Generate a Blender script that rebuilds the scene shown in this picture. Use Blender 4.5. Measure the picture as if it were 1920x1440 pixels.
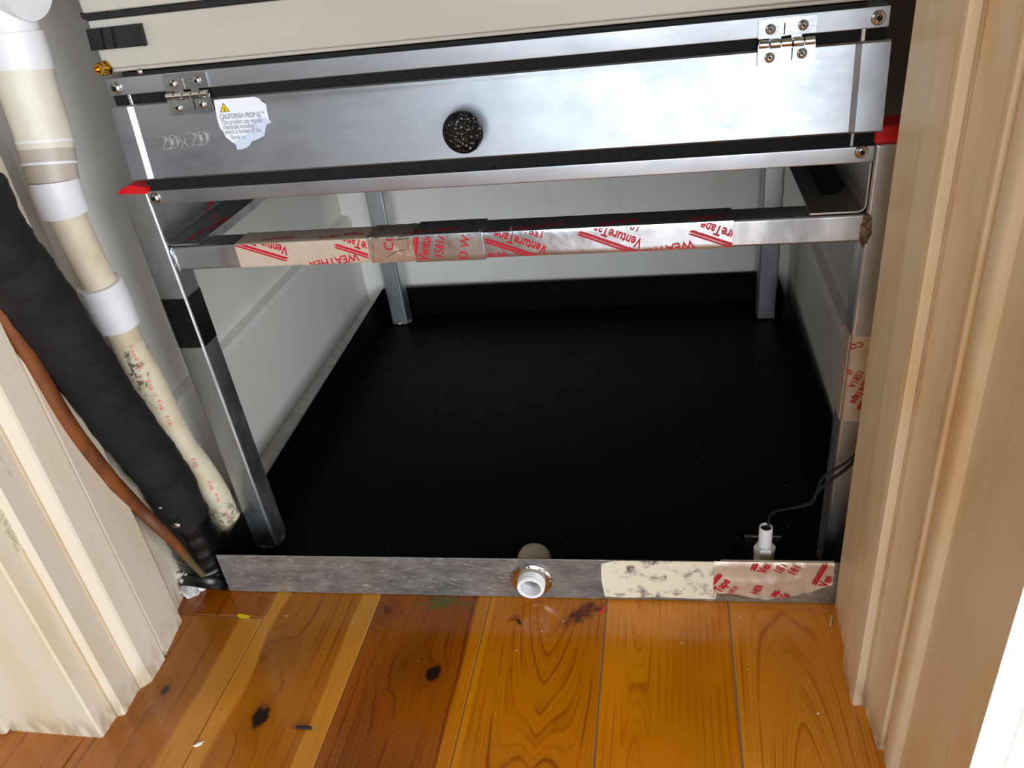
import bpy, bmesh, math, random
from mathutils import Vector, Matrix
random.seed(7)
SC = bpy.context.scene
for o in list(bpy.data.objects): bpy.data.objects.remove(o)

# ---------------------------------------------------------------- camera
FPX = 1511.232
CR = ((0.98148903, 0.15708266, -0.10956426), (-0.01090582, -0.52531327, -0.85083902), (-0.19120762, 0.83628405, -0.5138761))
CP = Vector((0.43341981, -0.52086527, 0.56))
R_, D_, F_ = (Vector(r) for r in CR)
cd = bpy.data.cameras.new('camera'); cam = bpy.data.objects.new('camera', cd); SC.collection.objects.link(cam)
cd.sensor_width = 36.0; cd.lens = FPX / 1920 * 36; cd.clip_start = 0.01; cd.clip_end = 50
m = Matrix.Identity(4)
for i in range(3):
    m[i][0] = R_[i]; m[i][1] = -D_[i]; m[i][2] = -F_[i]; m[i][3] = CP[i]
cam.matrix_world = m
SC.camera = cam

# ---------------------------------------------------------------- world, lights, exposure
SC.view_settings.view_transform = 'Standard'
try: SC.view_settings.look = 'None'
except Exception: pass
SC.view_settings.gamma = 1.0
SC.view_settings.use_curve_mapping = False
SC.view_settings.exposure = -0.14
w = bpy.data.worlds.new('room_air'); SC.world = w; w.use_nodes = True
w.node_tree.nodes['Background'].inputs[0].default_value = (1.0, 0.91, 0.82, 1)
w.node_tree.nodes['Background'].inputs[1].default_value = 0.10

def area(name, loc, target, sx, sy, power, col, spread=180):
    l = bpy.data.lights.new(name, 'AREA'); l.shape = 'RECTANGLE'; l.size = sx; l.size_y = sy
    l.energy = power; l.color = col; l.spread = math.radians(spread)
    o = bpy.data.objects.new(name, l); SC.collection.objects.link(o)
    o.location = loc; o.rotation_euler = (Vector(target) - Vector(loc)).to_track_quat('-Z', 'Y').to_euler()
    return o
area('window_daylight', (1.82, -1.15, 0.70), (0.0, 0.10, 0.18), 0.9, 1.0, 32, (0.88, 0.94, 1.0))
area('closet_fill', (0.86, -1.95, 0.56), (0.15, 0.3, 0.15), 1.6, 0.8, 39, (0.82, 0.92, 1.0))  # added fill for the deep closet and the door sheen
area('glass_door_daylight', (0.45, -2.7, 0.75), (0.40, 0, 0.4), 1.3, 1.2, 1.0, (0.84, 0.93, 1.0))
area('lining_fill', (-0.90, -0.62, 0.95), (0.6, -0.1, 0.3), 0.35, 0.35, 5.5, (1.0, 0.80, 0.58))  # added warm fill for the right lining, stands in for floor bounce

# ---------------------------------------------------------------- measuring helpers (photo frame 1920x1440 -> metres)
def ray(px, py):
    a = (px - 960) / FPX; b = (py - 720) / FPX
    return R_ * a + D_ * b + F_
def at(px, py, ax, val):
    r = ray(px, py); i = 'xyz'.index(ax)
    return CP + r * ((val - CP[i]) / r[i])
class Face:
    """a flat face: origin, unit right u, unit up v, outward normal n"""
    def __init__(s, o, u, v):
        s.o = Vector(o); s.u = Vector(u).normalized(); s.n = s.u.cross(Vector(v)).normalized(); s.v = s.n.cross(s.u)
    def uv(s, px, py):
        r = ray(px, py); t = (s.o - CP).dot(s.n) / r.dot(s.n); p = CP + r * t - s.o
        return (p.dot(s.u), p.dot(s.v))
    def p(s, a, b, h=0.0): return s.o + s.u * a + s.v * b + s.n * h

# ---------------------------------------------------------------- node helpers
def lin(c):
    return tuple((x / 255 / 12.92 if x / 255 <= .04045 else ((x / 255 + .055) / 1.055) ** 2.4) for x in c) + (1,)
class X:
    """a value in a node tree with arithmetic"""
    def __init__(s, t, sock): s.t = t; s.s = sock
    def op(s, o, b=None, c=None):
        n = s.t.nodes.new('ShaderNodeMath'); n.operation = o
        s.t.links.new(s.s, n.inputs[0])
        for i, q in ((1, b), (2, c)):
            if q is None: continue
            if isinstance(q, X): s.t.links.new(q.s, n.inputs[i])
            else: n.inputs[i].default_value = q
        return X(s.t, n.outputs[0])
    def __add__(s, b): return s.op('ADD', b)
    def __sub__(s, b): return s.op('SUBTRACT', b)
    def __mul__(s, b): return s.op('MULTIPLY', b)
    def __truediv__(s, b): return s.op('DIVIDE', b)
    def neg(s): return s.op('MULTIPLY', -1.0)
    def sin(s): return s.op('SINE')
    def exp(s):
        n = s.t.nodes.new('ShaderNodeMath'); n.operation = 'POWER'; n.inputs[0].default_value = math.e
        s.t.links.new(s.s, n.inputs[1]); return X(s.t, n.outputs[0])
    def sqrt(s): return s.op('SQRT')
    def step(s, a, b):
        n = s.t.nodes.new('ShaderNodeMapRange'); n.interpolation_type = 'SMOOTHSTEP'
        s.t.links.new(s.s, n.inputs['Value']); n.inputs['From Min'].default_value = a; n.inputs['From Max'].default_value = b
        return X(s.t, n.outputs['Result'])
class Mat:
    def __init__(s, name, base=(200, 200, 200), rough=.5, metal=0.0, spec=.5):
        s.m = bpy.data.materials.new(name); s.m.use_nodes = True; s.t = s.m.node_tree
        s.b = s.t.nodes['Principled BSDF']
        s.b.inputs['Base Color'].default_value = lin(base); s.b.inputs['Roughness'].default_value = rough
        s.b.inputs['Metallic'].default_value = metal; s.b.inputs['Specular IOR Level'].default_value = spec
        g = s.t.nodes.new('ShaderNodeNewGeometry'); s.pos = g.outputs['Position']
        sep = s.t.nodes.new('ShaderNodeSeparateXYZ'); s.t.links.new(s.pos, sep.inputs[0])
        s.x, s.y, s.z = (X(s.t, sep.outputs[i]) for i in range(3))
    def vec(s, a, b, c):
        n = s.t.nodes.new('ShaderNodeCombineXYZ')
        for i, q in enumerate((a, b, c)):
            if isinstance(q, X): s.t.links.new(q.s, n.inputs[i])
            else: n.inputs[i].default_value = q
        return n.outputs[0]
    def noise(s, scale, sx=1, sy=1, sz=1, detail=3, rough=.5, off=0.0, vec=None):
        if vec is None: vec = s.vec(s.x * sx + off, s.y * sy, s.z * sz)
        n = s.t.nodes.new('ShaderNodeTexNoise'); n.inputs['Scale'].default_value = scale
        n.inputs['Detail'].default_value = detail; n.inputs['Roughness'].default_value = rough
        s.t.links.new(vec, n.inputs['Vector']); return X(s.t, n.outputs[0])
    def voro(s, scale, off=0.0):
        n = s.t.nodes.new('ShaderNodeTexVoronoi'); n.inputs['Scale'].default_value = scale
        s.t.links.new(s.vec(s.x + off, s.y, s.z), n.inputs['Vector']); return X(s.t, n.outputs['Distance'])
    def mix(s, fac, a, b):
        n = s.t.nodes.new('ShaderNodeMix'); n.data_type = 'RGBA'
        if isinstance(fac, X): s.t.links.new(fac.s, n.inputs[0])
        else: n.inputs[0].default_value = fac
        for i, q in ((6, a), (7, b)):
            if isinstance(q, tuple): n.inputs[i].default_value = lin(q)
            else: s.t.links.new(q, n.inputs[i])
        return n.outputs[2]
    def color(s, sock): s.t.links.new(sock, s.b.inputs['Base Color']); return s
    def rough(s, xx): s.t.links.new(xx.s, s.b.inputs['Roughness']); return s
    def bump(s, xx, dist=.001, strength=1.0):
        n = s.t.nodes.new('ShaderNodeBump'); n.inputs['Distance'].default_value = dist; n.inputs['Strength'].default_value = strength
        s.t.links.new(xx.s, n.inputs['Height']); s.t.links.new(n.outputs[0], s.b.inputs['Normal']); return s
MT = {}
def simple(key, base, rough=.5, metal=0, spec=.5): MT[key] = Mat(key, base, rough, metal, spec).m; return MT[key]

# painted joinery: cream gloss paint with yellowed streaks, nicks
def paint(key, base, old, dirt, amt=.5, rough=.42):
    q = Mat(key, base, rough)
    n1 = q.noise(26, 1, 1, .22, 4, .6); n2 = q.noise(90, 1, 1, .35, 3, .6, 3.1); n3 = q.noise(300, 1, 1, .8, 2, .5, 7)
    c = q.mix(n1.step(.42, .72) * amt, base, old)
    c = q.mix(n2.step(.66, .8) * .35, c, dirt)
    low = (q.z * -1.0 + .035).step(0, .035) * n2.step(.4, .6)
    c = q.mix(low * .55, c, dirt)
    c = q.mix(n3.step(.78, .84) * .5, c, dirt)
    q.color(c); q.bump(q.noise(140, 1, 1, .3, 3), .0006, .4)
    MT[key] = q.m; return q
paint('cream_paint', (218, 205, 184), (212, 188, 148), (150, 118, 78), .6)
paint('bounce_tan_paint', (232, 214, 184), (222, 184, 126), (140, 96, 50), .75)  # warm floor bounce painted into the cream, plus yellowed streaks
paint('wall_paint', (244, 240, 233), (236, 226, 210), (150, 136, 120), .35, .55)
paint('white_paint', (246, 244, 240), (240, 236, 228), (220, 210, 200), .2, .4)
paint('groove_dirt', (196, 172, 138), (170, 138, 98), (120, 92, 60), .8, .6)

# sheet metals
def metal(key, base, dark, r0, r1, sx=1, sy=1, sz=6, sc=30, aniso=0.0, fine=.5):
    q = Mat(key, base, .35, 1.0)
    n = q.noise(sc, sx, sy, sz, 4, .62); f = q.noise(sc * 9, sx * .35, sy * .35, sz, 3, .6, 2.0)
    q.color(q.mix(n.step(.35, .7) * .6, base, dark))
    q.rough(n.step(.3, .75) * (r1 - r0) + r0 + (f - .5) * .10)
    q.bump(f, .0002, fine)
    if aniso:
        q.b.inputs['Anisotropic'].default_value = aniso
        tg = q.t.nodes.new('ShaderNodeTangent'); tg.direction_type = 'RADIAL'; tg.axis = 'Z'
        q.t.links.new(tg.outputs[0], q.b.inputs['Tangent'])
    MT[key] = q.m; return q
metal('satin_aluminium', (182, 185, 190), (160, 163, 168), .38, .46, .8, .8, 1.0, 16, .2, .3)
metal('mill_aluminium', (196, 192, 186), (150, 142, 132), .42, .6, .4, .4, 2, 26, .2, .3)
metal('tube_steel', (204, 206, 208), (140, 144, 146), .36, .56, 1, 1, .35, 40, .0, .5)
metal('zinc', (176, 179, 182), (150, 154, 160), .28, .4, 1, 1, 1, 60)
metal('bright_rivet', (225, 224, 220), (200, 200, 200), .14, .25, 1, 1, 1, 60)
metal('brass', (214, 168, 78), (170, 120, 40), .12, .25, 1, 1, 1, 60)
q = Mat('galvanised', (168, 168, 166), .5, .75)
n = q.noise(34, 1, 1, 2.2, 6, .7); n2 = q.noise(190, .6, .6, 2.2, 4, .7, 4)
c = q.mix(n.step(.32, .7), (128, 127, 124), (168, 166, 160)); c = q.mix(n2.step(.54, .72) * .75, c, (212, 210, 202))
rx = ((q.x - .5) * 38).op('POWER', 2); rz = ((q.z - .008) * 230).op('POWER', 2)
rust = ((rx + rz).neg().exp() * (n2.step(.44, .56))).step(.25, .5)
q.color(q.mix(rust, c, (140, 92, 52))); q.rough(n2 * .3 + .36); q.bump(n2, .0003, .6); MT['galvanised'] = q.m

q = Mat('black_coating', (3, 4, 6), .5, 0, .10)
n = q.noise(38, 1, 1, 1, 4, .6)
dust = q.voro(62).step(.075, .05) * q.noise(40, 1, 1, 1, 2, .5, 9).step(.52, .62)
q.color(q.mix(dust, q.mix(n.step(.5, .8), (3, 3, 4), (6, 8, 11)), (110, 108, 100))); q.rough(n * .25 + .36); MT['black_coating'] = q.m
q = Mat('gasket_foam', (22, 22, 22), .95, 0, .2); f = q.voro(900); q.bump(f, .0006, 1); q.color(q.mix(f.step(.1, .5), (12, 12, 12), (36, 36, 35))); MT['gasket_foam'] = q.m
q = Mat('insulation_black', (30, 27, 27), .78, 0, .25)
n = q.noise(30, 1, 1, 1, 4, .6); s_ = q.noise(160, 1, 1, 2.5, 3, .7, 5)
q.color(q.mix(s_.step(.66, .84) * .5, q.mix(n.step(.4, .7), (22, 20, 20), (34, 32, 31)), (90, 86, 82))); q.bump(n + s_ * .3, .003, .7); MT['insulation_black'] = q.m
simple('black_vinyl', (12, 12, 13), .3)
simple('black_plastic', (20, 20, 21), .4)
simple('black_rubber', (26, 22, 22), .75)
simple('red_tape', (214, 18, 28), .42)
simple('red_ink', (196, 10, 34), .45)
simple('grey_ink', (140, 140, 142), .6)
simple('dark_ink', (40, 40, 48), .6)
simple('yellow_ink', (232, 196, 12), .5)
simple('paper_white', (236, 238, 242), .55)
simple('torn_paper', (205, 214, 232), .8)
simple('dark_gap', (12, 10, 10), .8)
simple('copper_bright', (230, 150, 90), .25, 1)
simple('pink_plastic', (205, 50, 60), .5); simple('pink_ink', (226, 140, 130), .5)
simple('white_chip', (232, 226, 216), .7)
simple('dust_white', (235, 220, 190), .6)
simple('nylon', (206, 202, 194), .35)
simple('white_plastic', (244, 244, 246), .35)
simple('chrome', (215, 212, 205), .12, 1)
simple('grey_joint', (140, 128, 112), .8)
simple('knot_black', (30, 18, 14), .5)

# foil tape (aluminium backing, tan ones tinted with the floor's warm reflection), wrinkled
def foil(key, base, r, bump=.5, metalness=.92, sc=60):
    q = Mat(key, base, r, metalness); n = q.noise(sc, 1, 1, 1, 3, .6); v = q.noise(sc * .35, 1, 1.0, 1.0, 2, .5, 6)
    q.rough(n * .2 + r - .1); q.bump(n * .35 + v, .0016, bump)
    q.color(q.mix(n.step(.4, .7), base, tuple(int(k * .93) for k in base))); MT[key] = q.m
foil('foil_floor_tint', (232, 214, 194), .34, .35, .45)
foil('foil_bright', (196, 204, 212), .24, .5)
foil('foil_dark', (196, 198, 200), .3, .5)
foil('foil_lumpy', (226, 210, 194), .22, 1.0, .75, 140)
q = Mat('mottled_liner', (226, 218, 192), .6)
n = q.noise(75, 1, 1, 1, 3, .55); v = q.noise(160, 1, 1, 1, 2, .5, 3)
c = q.mix(n.step(.5, .66), (232, 224, 198), (168, 156, 146)); c = q.mix((n + v * .4).step(.82, .92), c, (96, 84, 84)); q.color(c); MT['mottled_liner'] = q.m

# PVC
def pvc(key, base, warm, grime=0):
    q = Mat(key, base, .42); n = q.noise(30, 1, 1, 1, 4, .6); f = q.noise(220, 1, 1, .8, 3, .6, 2)
    c = q.mix(n.step(.4, .75) * .7, base, warm)
    if grime:
        a = ((q.x + .0095) * 125).op('POWER', 2) + ((q.z - .255) * 21).op('POWER', 2)
        g = (a.neg().exp() * f.step(.35, .75)).step(.15, .62)
        b = ((q.z - .058) * 45).op('POWER', 2).neg().exp() * f.step(.46, .55)
        c = q.mix(g * .85, c, (74, 60, 42)); c = q.mix(b.step(.3, .9) * .6, c, (84, 66, 46))
        c = q.mix(f.step(.66, .76) * .4, c, (150, 120, 80))
    q.color(c); MT[key] = q.m
pvc('pvc_white', (220, 219, 222), (210, 207, 206)); pvc('pvc_cream', (208, 202, 186), (198, 187, 163)); pvc('pvc_dirty', (214, 204, 178), (200, 183, 144), 1)
pvc('pvc_grey', (178, 166, 154), (168, 154, 140)); pvc('pvc_aged', (212, 200, 176), (188, 168, 130))
q = Mat('copper_aged', (150, 78, 26), .6, .0); n = q.noise(60, 1, 1, .4, 3)
gr = (q.z * -1 + .085).step(0, .03)
q.color(q.mix(gr * .8, q.mix(n.step(.4, .7), (118, 62, 20), (84, 42, 14)), (66, 66, 34))); MT['copper_aged'] = q.m
q = Mat('plaster_rough', (214, 210, 204), .8); n = q.noise(90, 1, 1, 1, 5, .7); q.color(q.mix(n.step(.42, .62), (150, 146, 142), (226, 222, 216))); q.bump(n, .004, 1); MT['plaster_rough'] = q.m
q = Mat('putty', (216, 204, 178), .8); n = q.noise(220, 1, 1, 1, 4, .7); q.color(q.mix(n.step(.4, .65), (186, 174, 146), (226, 216, 192))); q.bump(n, .002, 1); MT['putty'] = q.m
q = Mat('weld_rust', (120, 92, 60), .7, .4); n = q.noise(180, 1, 1, 1, 4, .7); q.color(q.mix(n.step(.4, .65), (92, 66, 38), (170, 150, 120))); q.bump(n, .003, 1); MT['weld_rust'] = q.m
q = Mat('cabinet_enamel', (192, 186, 174), .34, .0); n = q.noise(12, .5, .5, 2, 3); q.color(q.mix(n, (192, 186, 174), (184, 178, 166))); MT['cabinet_enamel'] = q.m
q = Mat('knob_iron', (20, 19, 19), .22, .3, .6); v = q.voro(330); q.bump(v, .002, 1); MT['knob_iron'] = q.m

# cypress floor boards: growth rings bent by knots, pale sapwood bands, each board its own pattern, values higher towards the right
def wood(key, xc, light, dark, sap, freq=900, knots=(), cath=(), bands=(), seed=0.0, val=.68, red=None, paint_mark=None, wob=.010):
    q = Mat(key, light, .26, 0, .5)
    big = q.noise(5.5, 1.6, .6, 0, 2, .5, seed); mid = q.noise(22, 1.0, .28, 0, 3, .5, seed + 3)
    fine = q.noise(420, 1.0, .05, 0, 3, .6, seed + 5)
    u = (q.x - xc) + (big - .5) * wob * 2 + (mid - .5) * wob * .55
    for (kx, ky, a, sl) in cath:      # cathedral arcs: nested tongues along the board
        dx = q.x - kx + (mid - .5) * .006 + (big - .5) * .004
        e = ((dx / a).op('POWER', 2)).neg().exp()
        u = (dx * dx + .000012).sqrt() - (q.y - ky) * e * sl + (mid - .5) * .0022
    core = None; halo = None; kno = q.noise(75, 1, 1, 0, 3, .6, seed + 2); kn2 = q.noise(60, 1, .8, 0, 3, .6, seed + 6)
    for (kx, ky, a, b, sw, cs) in knots:
        dx = (q.x - kx) / a + (mid - .5) * .9 + (kno - .5) * 1.1; dy = (q.y - ky) / b + (big - .5) * .3 + (kn2 - .5) * 1.3
        d2 = dx.op('POWER', 2) + dy.op('POWER', 2)
        e = d2.neg().exp()
        u = u * (e.neg() + 1) + (d2 + .0001).sqrt() * e * sw
        cc = (d2.sqrt() * -1.0 + cs).step(-.2, .14) if cs > 0 else None
        hh = (d2 * .8).neg().exp()
        halo = hh if halo is None else halo.op('MAXIMUM', hh)
        if cc is not None: core = cc if core is None else core.op('MAXIMUM', cc)
    ring = ((u * freq).sin() * .5 + .5)
    ring2 = ((u * (freq * .37) + 1.3).sin() * .5 + .5)
    r = ring.op('POWER', 3) * .34 + ring2.op('POWER', 2) * .34
    r = r * q.noise(30, 1, .4, 0, 2, .5, seed + 8).step(.25, .6) + (fine - .5) * .35
    c = q.mix(r.step(.05, .85), light, dark)
    c = q.mix(big.step(.45, .68) * .4, c, dark)
    if halo is not None: c = q.mix(halo * .45, c, tuple(int(k * .78) for k in dark))
    if red: 
        (kx, ky, a, b) = red
        ex = (q.x - kx) * .78 + (q.y - ky) * .62; ey = (q.y - ky) * .78 - (q.x - kx) * .62
        rr = ((ex / a).op('POWER', 2) + (ey / b).op('POWER', 2) + (kno - .5) * 2.6 + (kn2 - .5) * 2.0).neg().exp()
        c = q.mix(rr.step(.22, .85) * .95, c, q.mix(ring, (112, 44, 12), (70, 26, 12)))
    for (x0, x1, soft, wv, sd) in bands:     # sapwood band x0..x1 with a wandering edge
        wx = q.x + (q.noise(7, 0, 1, 0, 2, .5, sd) - .5) * wv
        mk = wx.step(x0 - soft, x0 + soft) * (wx * -1 + x1).step(-soft, soft)
        c = q.mix(mk * .9, c, q.mix(fine.step(.4, .7) * .35, sap, light))
    if core is not None: c = q.mix(core, c, (44, 26, 18))
    if paint_mark:
        (kx, ky, a, b, col) = paint_mark
        g = (((q.x - kx) / a).op('POWER', 2) + ((q.y - ky) / b).op('POWER', 2)).neg().exp() * q.noise(110, .6, 1.4, 1, 3, .6, 2).step(.42, .56)
        c = q.mix(g.step(.2, .7) * .8, c, col)
    spk = q.voro(210, seed).step(.05, .03) * q.noise(60, 1, 1, 0, 2, .5, 4).step(.5, .6)
    c = q.mix(spk * .7, c, (120, 62, 20))
    hs = q.t.nodes.new('ShaderNodeHueSaturation'); hs.inputs['Value'].default_value = val; hs.inputs['Saturation'].default_value = 1.04; q.t.links.new(c, hs.inputs['Color']); c = hs.outputs[0]
    q.color(c); q.rough(mid * .16 + .16); q.bump(fine + mid * 2, .0003, .3)
    q.b.inputs['Coat Weight'].default_value = .35; q.b.inputs['Coat Roughness'].default_value = .12
    MT[key] = q.m

# ---------------------------------------------------------------- mesh helpers
def link(name, bm, mat, parent=None, smooth=False):
    me = bpy.data.meshes.new(name); bmesh.ops.recalc_face_normals(bm, faces=bm.faces); bm.to_mesh(me); bm.free()
    me.materials.append(MT[mat])
    if smooth:
        for p in me.polygons: p.use_smooth = True
        try: me.set_sharp_from_angle(angle=math.radians(38))
        except Exception: pass
    o = bpy.data.objects.new(name, me); SC.collection.objects.link(o)
    if smooth:
        wn = o.modifiers.new('weighted_normals', 'WEIGHTED_NORMAL'); wn.weight = 80; wn.keep_sharp = True
    if name in ('tape_print', 'sticker_text', 'stamped_size'): o['kind'] = 'stuff'
    if parent is not None: o.parent = parent; o.matrix_parent_inverse = Matrix.Identity(4); pm = wm(parent); o.matrix_basis = pm.inverted()
    return o
WM = {}
def wm(o):
    if o is None: return Matrix.Identity(4)
    return wm(o.parent) @ o.matrix_basis if o.parent else o.matrix_basis.copy()
def tag(o, label=None, cat=None, group=None, kind=None):
    for k, v in (('label', label), ('category', cat), ('group', group), ('kind', kind)):
        if v: o[k] = v
    return o
def thing(name, loc, label, cat, group=None):
    o = bpy.data.objects.new(name, None); SC.collection.objects.link(o); o.location = loc; o.empty_display_size = .02
    o.matrix_basis = Matrix.Translation(Vector(loc)); return tag(o, label, cat, group)
def box(bm, a, b, bev=0.0, seg=2, M=None):
    a, b = Vector(a), Vector(b)
    vs = [bm.verts.new((x, y, z)) for x in (a.x, b.x) for y in (a.y, b.y) for z in (a.z, b.z)]
    fs = [bm.faces.new([vs[i] for i in f]) for f in ((0, 1, 3, 2), (4, 6, 7, 5), (0, 4, 5, 1), (2, 3, 7, 6), (0, 2, 6, 4), (1, 5, 7, 3))]
    if bev > 0:
        es = list({e for f in fs for e in f.edges})
        r = bmesh.ops.bevel(bm, geom=es, offset=bev, segments=seg, affect='EDGES', profile=.5)
        vs = list({v for f in r['faces'] for v in f.verts} | {v for v in vs if v.is_valid})
    if M is not None: bmesh.ops.transform(bm, matrix=M, verts=[v for v in vs if v.is_valid])
    return bm
def BM(): return bmesh.new()
def prism(bm, pts, ext):
    """closed polygon pts (Vectors) extruded by vector ext"""
    ext = Vector(ext); a = [bm.verts.new(p) for p in pts]; b = [bm.verts.new(Vector(p) + ext) for p in pts]
    n = len(a); bm.faces.new(a); bm.faces.new(b[::-1])
    for i in range(n): bm.faces.new((a[i], b[i], b[(i + 1) % n], a[(i + 1) % n]))
    return bm
def tube(bm, pts, rad, n=20, cap=True, squash=None):
    pts = [Vector(p) for p in pts]; rings = []
    if not isinstance(rad, (list, tuple)): rad = [rad] * len(pts)
    up = Vector((0, 1, 0))
    for i, p in enumerate(pts):
        d = (pts[min(i + 1, len(pts) - 1)] - pts[max(i - 1, 0)])
        if d.length < 1e-9: d = Vector((0, 0, 1))
        d.normalize()
        if abs(d.dot(up)) > .95: up = Vector((1, 0, 0))
        a = d.cross(up).normalized(); b = a.cross(d).normalized(); up = b if abs(b.length - 1) < .1 else up
        rings.append([bm.verts.new(p + (a * math.cos(2 * math.pi * k / n) + b * math.sin(2 * math.pi * k / n)) * rad[i]) for k in range(n)])
    for r0, r1 in zip(rings, rings[1:]):
        for k in range(n): bm.faces.new((r0[k], r0[(k + 1) % n], r1[(k + 1) % n], r1[k]))
    if cap: bm.faces.new(rings[0][::-1]); bm.faces.new(rings[-1])
    return bm
def spline(pts, per=8):
    """Catmull-Rom through points (any dimension tuple)"""
    out = []; P = [tuple(p) for p in pts]; P = [P[0]] + P + [P[-1]]
    for i in range(1, len(P) - 2):
        for k in range(per):
            t = k / per
            out.append(tuple(.5 * ((2 * b) + (-a + c) * t + (2 * a - 5 * b + 4 * c - d) * t * t + (-a + 3 * b - 3 * c + d) * t ** 3)
                             for a, b, c, d in zip(P[i - 1], P[i], P[i + 1], P[i + 2])))
    out.append(P[-2]); return out
def lathe(bm, prof, M, n=28):
    """prof: list of (radius, height); axis local z; M places it"""
    rings = []
    for r, h in prof:
        if r < 1e-6: rings.append([bm.verts.new(M @ Vector((0, 0, h)))])
        else: rings.append([bm.verts.new(M @ Vector((r * math.cos(2 * math.pi * k / n), r * math.sin(2 * math.pi * k / n), h))) for k in range(n)])
    for a, b in zip(rings, rings[1:]):
        for k in range(n):
            k2 = (k + 1) % n
            if len(a) == 1 and len(b) == 1: continue
            if len(a) == 1: bm.faces.new((a[0], b[k2], b[k]))
            elif len(b) == 1: bm.faces.new((a[k], a[k2], b[0]))
            else: bm.faces.new((a[k], a[k2], b[k2], b[k]))
    return bm
def axis_m(o, z):
    z = Vector(z).normalized(); return Matrix.Translation(Vector(o)) @ z.to_track_quat('Z', 'Y').to_matrix().to_4x4()
def face_poly(bm, F, pts, h0, h1):
    """polygon in the face's (u, v) from height h0 to h1"""
    return prism(bm, [F.p(a, b, h0) for a, b in pts], F.n * (h1 - h0))

# text as geometry --------------------------------------------------------------
TXT = {}
def text_bm(s, bold=0.0, extrude=0.0):
    k = (s, bold, extrude)
    if k not in TXT:
        c = bpy.data.curves.new('t', 'FONT'); c.body = s; c.size = 1.0; c.offset = bold; c.extrude = extrude; c.resolution_u = 3
        if extrude: c.bevel_depth = extrude * .5; c.bevel_resolution = 1
        o = bpy.data.objects.new('t', c); SC.collection.objects.link(o)
        dg = bpy.context.evaluated_depsgraph_get(); me = bpy.data.meshes.new_from_object(o.evaluated_get(dg))
        bpy.data.objects.remove(o); TXT[k] = me
    bm = bmesh.new(); bm.from_mesh(TXT[k]); return bm
def add_print(dst, F, s, start, ang, size, clip=None, bold=.02, h=.0002, sx=1.0, flip=False):
    """text starting at face point `start`, direction `ang` radians, cap height ~0.7*size, clipped to clip=(u0,v0,u1,v1)"""
    bm = s if isinstance(s, bmesh.types.BMesh) else text_bm(s, bold)
    M = Matrix.Translation((start[0], start[1], 0)) @ Matrix.Rotation(ang, 4, 'Z') @ Matrix.Diagonal((size * sx, size, size, 1))
    bmesh.ops.transform(bm, matrix=M, verts=bm.verts)
    if clip:
        u0, v0, u1, v1 = clip
        for co, no in (((u0, 0, 0), (-1, 0, 0)), ((u1, 0, 0), (1, 0, 0)), ((0, v0, 0), (0, -1, 0)), ((0, v1, 0), (0, 1, 0))):
            bmesh.ops.bisect_plane(bm, geom=bm.verts[:] + bm.edges[:] + bm.faces[:], plane_co=co, plane_no=no, clear_outer=True, dist=1e-7)
    mp = {}
    for v in bm.verts: mp[v] = dst.verts.new(F.p(v.co.x, v.co.y, h + v.co.z))
    for f in bm.faces:
        try: dst.faces.new([mp[v] for v in f.verts])
        except ValueError: pass
    bm.free()
def bar_bm(x0, y0, x1, y1, sl=0.0):
    b = bmesh.new(); b.faces.new([b.verts.new(p) for p in ((x0, y0, 0), (x1, y0, 0), (x1 + sl, y1, 0), (x0 + sl, y1, 0))]); return b
def logo(dst, F, px0, px1, size, clip, second='181A-P', third=None, word='VentureTape', h=.00022, L=None, bars=True):
    """the tape's repeated mark: word with two bars above it, product code beneath; px0 -> px1 is the baseline direction in the photo"""
    a = F.uv(*px0); b = F.uv(*px1); ang = math.atan2(b[1] - a[1], b[0] - a[0])
    sx = .72; add_print(dst, F, word, a, ang, size, clip, .022, h, sx)
    W = size * (5.75 if L is None else L) * sx
    up = Vector((-math.sin(ang), math.cos(ang))); al = Vector((math.cos(ang), math.sin(ang))); o = Vector(a)
    def put(bmx): add_print(dst, F, bmx, a, ang, size, clip, 0, h)
    if bars:
        put(bar_bm(-.15, .84, W / size, 1.02, .2)); put(bar_bm(-.15, 1.08, W / size, 1.2, .2))
    if second:
        p = o + al * size * .45 - up * size * 1.02; add_print(dst, F, second, (p.x, p.y), ang, size * .9, clip, .012, h, .8)
    if third:
        p = o + al * size * .75 - up * size * 1.98; add_print(dst, F, third, (p.x, p.y), ang, size * .9, clip, .012, h, .8)

# ================================================================= SETTING
S = 'structure'
# ---- floor: cypress boards with filled joints
floor = tag(thing('floor', (0.27, -.1, 0), None, None), kind=S)
bm = BM(); box(bm, (-1.2, -1.9, -.05), (1.7, .80, -.0010)); link('joint_filler', bm, 'grey_joint', floor)
SAP = (234, 160, 70)
wood('board_a', -.10, (196, 116, 42), (140, 72, 26), SAP, 900, knots=((-.004, -.117, .006, .010, .01, .5),), bands=((.026, .3, .003, .012, 11),), seed=1.0)
wood('board_a2', 0, (182, 100, 34), (132, 64, 20), SAP, 900, seed=1.6)
wood('board_b', .10, (202, 122, 38), (142, 74, 22), (240, 164, 72), 1100, knots=((.077, -.069, .022, .026, .020, .0), (.094, -.137, .011, .018, .012, .55)), bands=((.0, .066, .002, .026, 21), (.140, .3, .0015, .012, 23)), seed=2.0)
wood('board_c', .21, (180, 98, 24), (112, 50, 8), (232, 146, 50), 1200, knots=((.232, -.083, .011, .016, .012, .55), (.205, -.075, .020, .03, .018, .0), (.170, -.015, .012, .014, .014, .0)), bands=((.255, .3, .0015, .012, 31),), seed=3.0, paint_mark=(.222, -.004, .026, .010, (88, 112, 52)))
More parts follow.
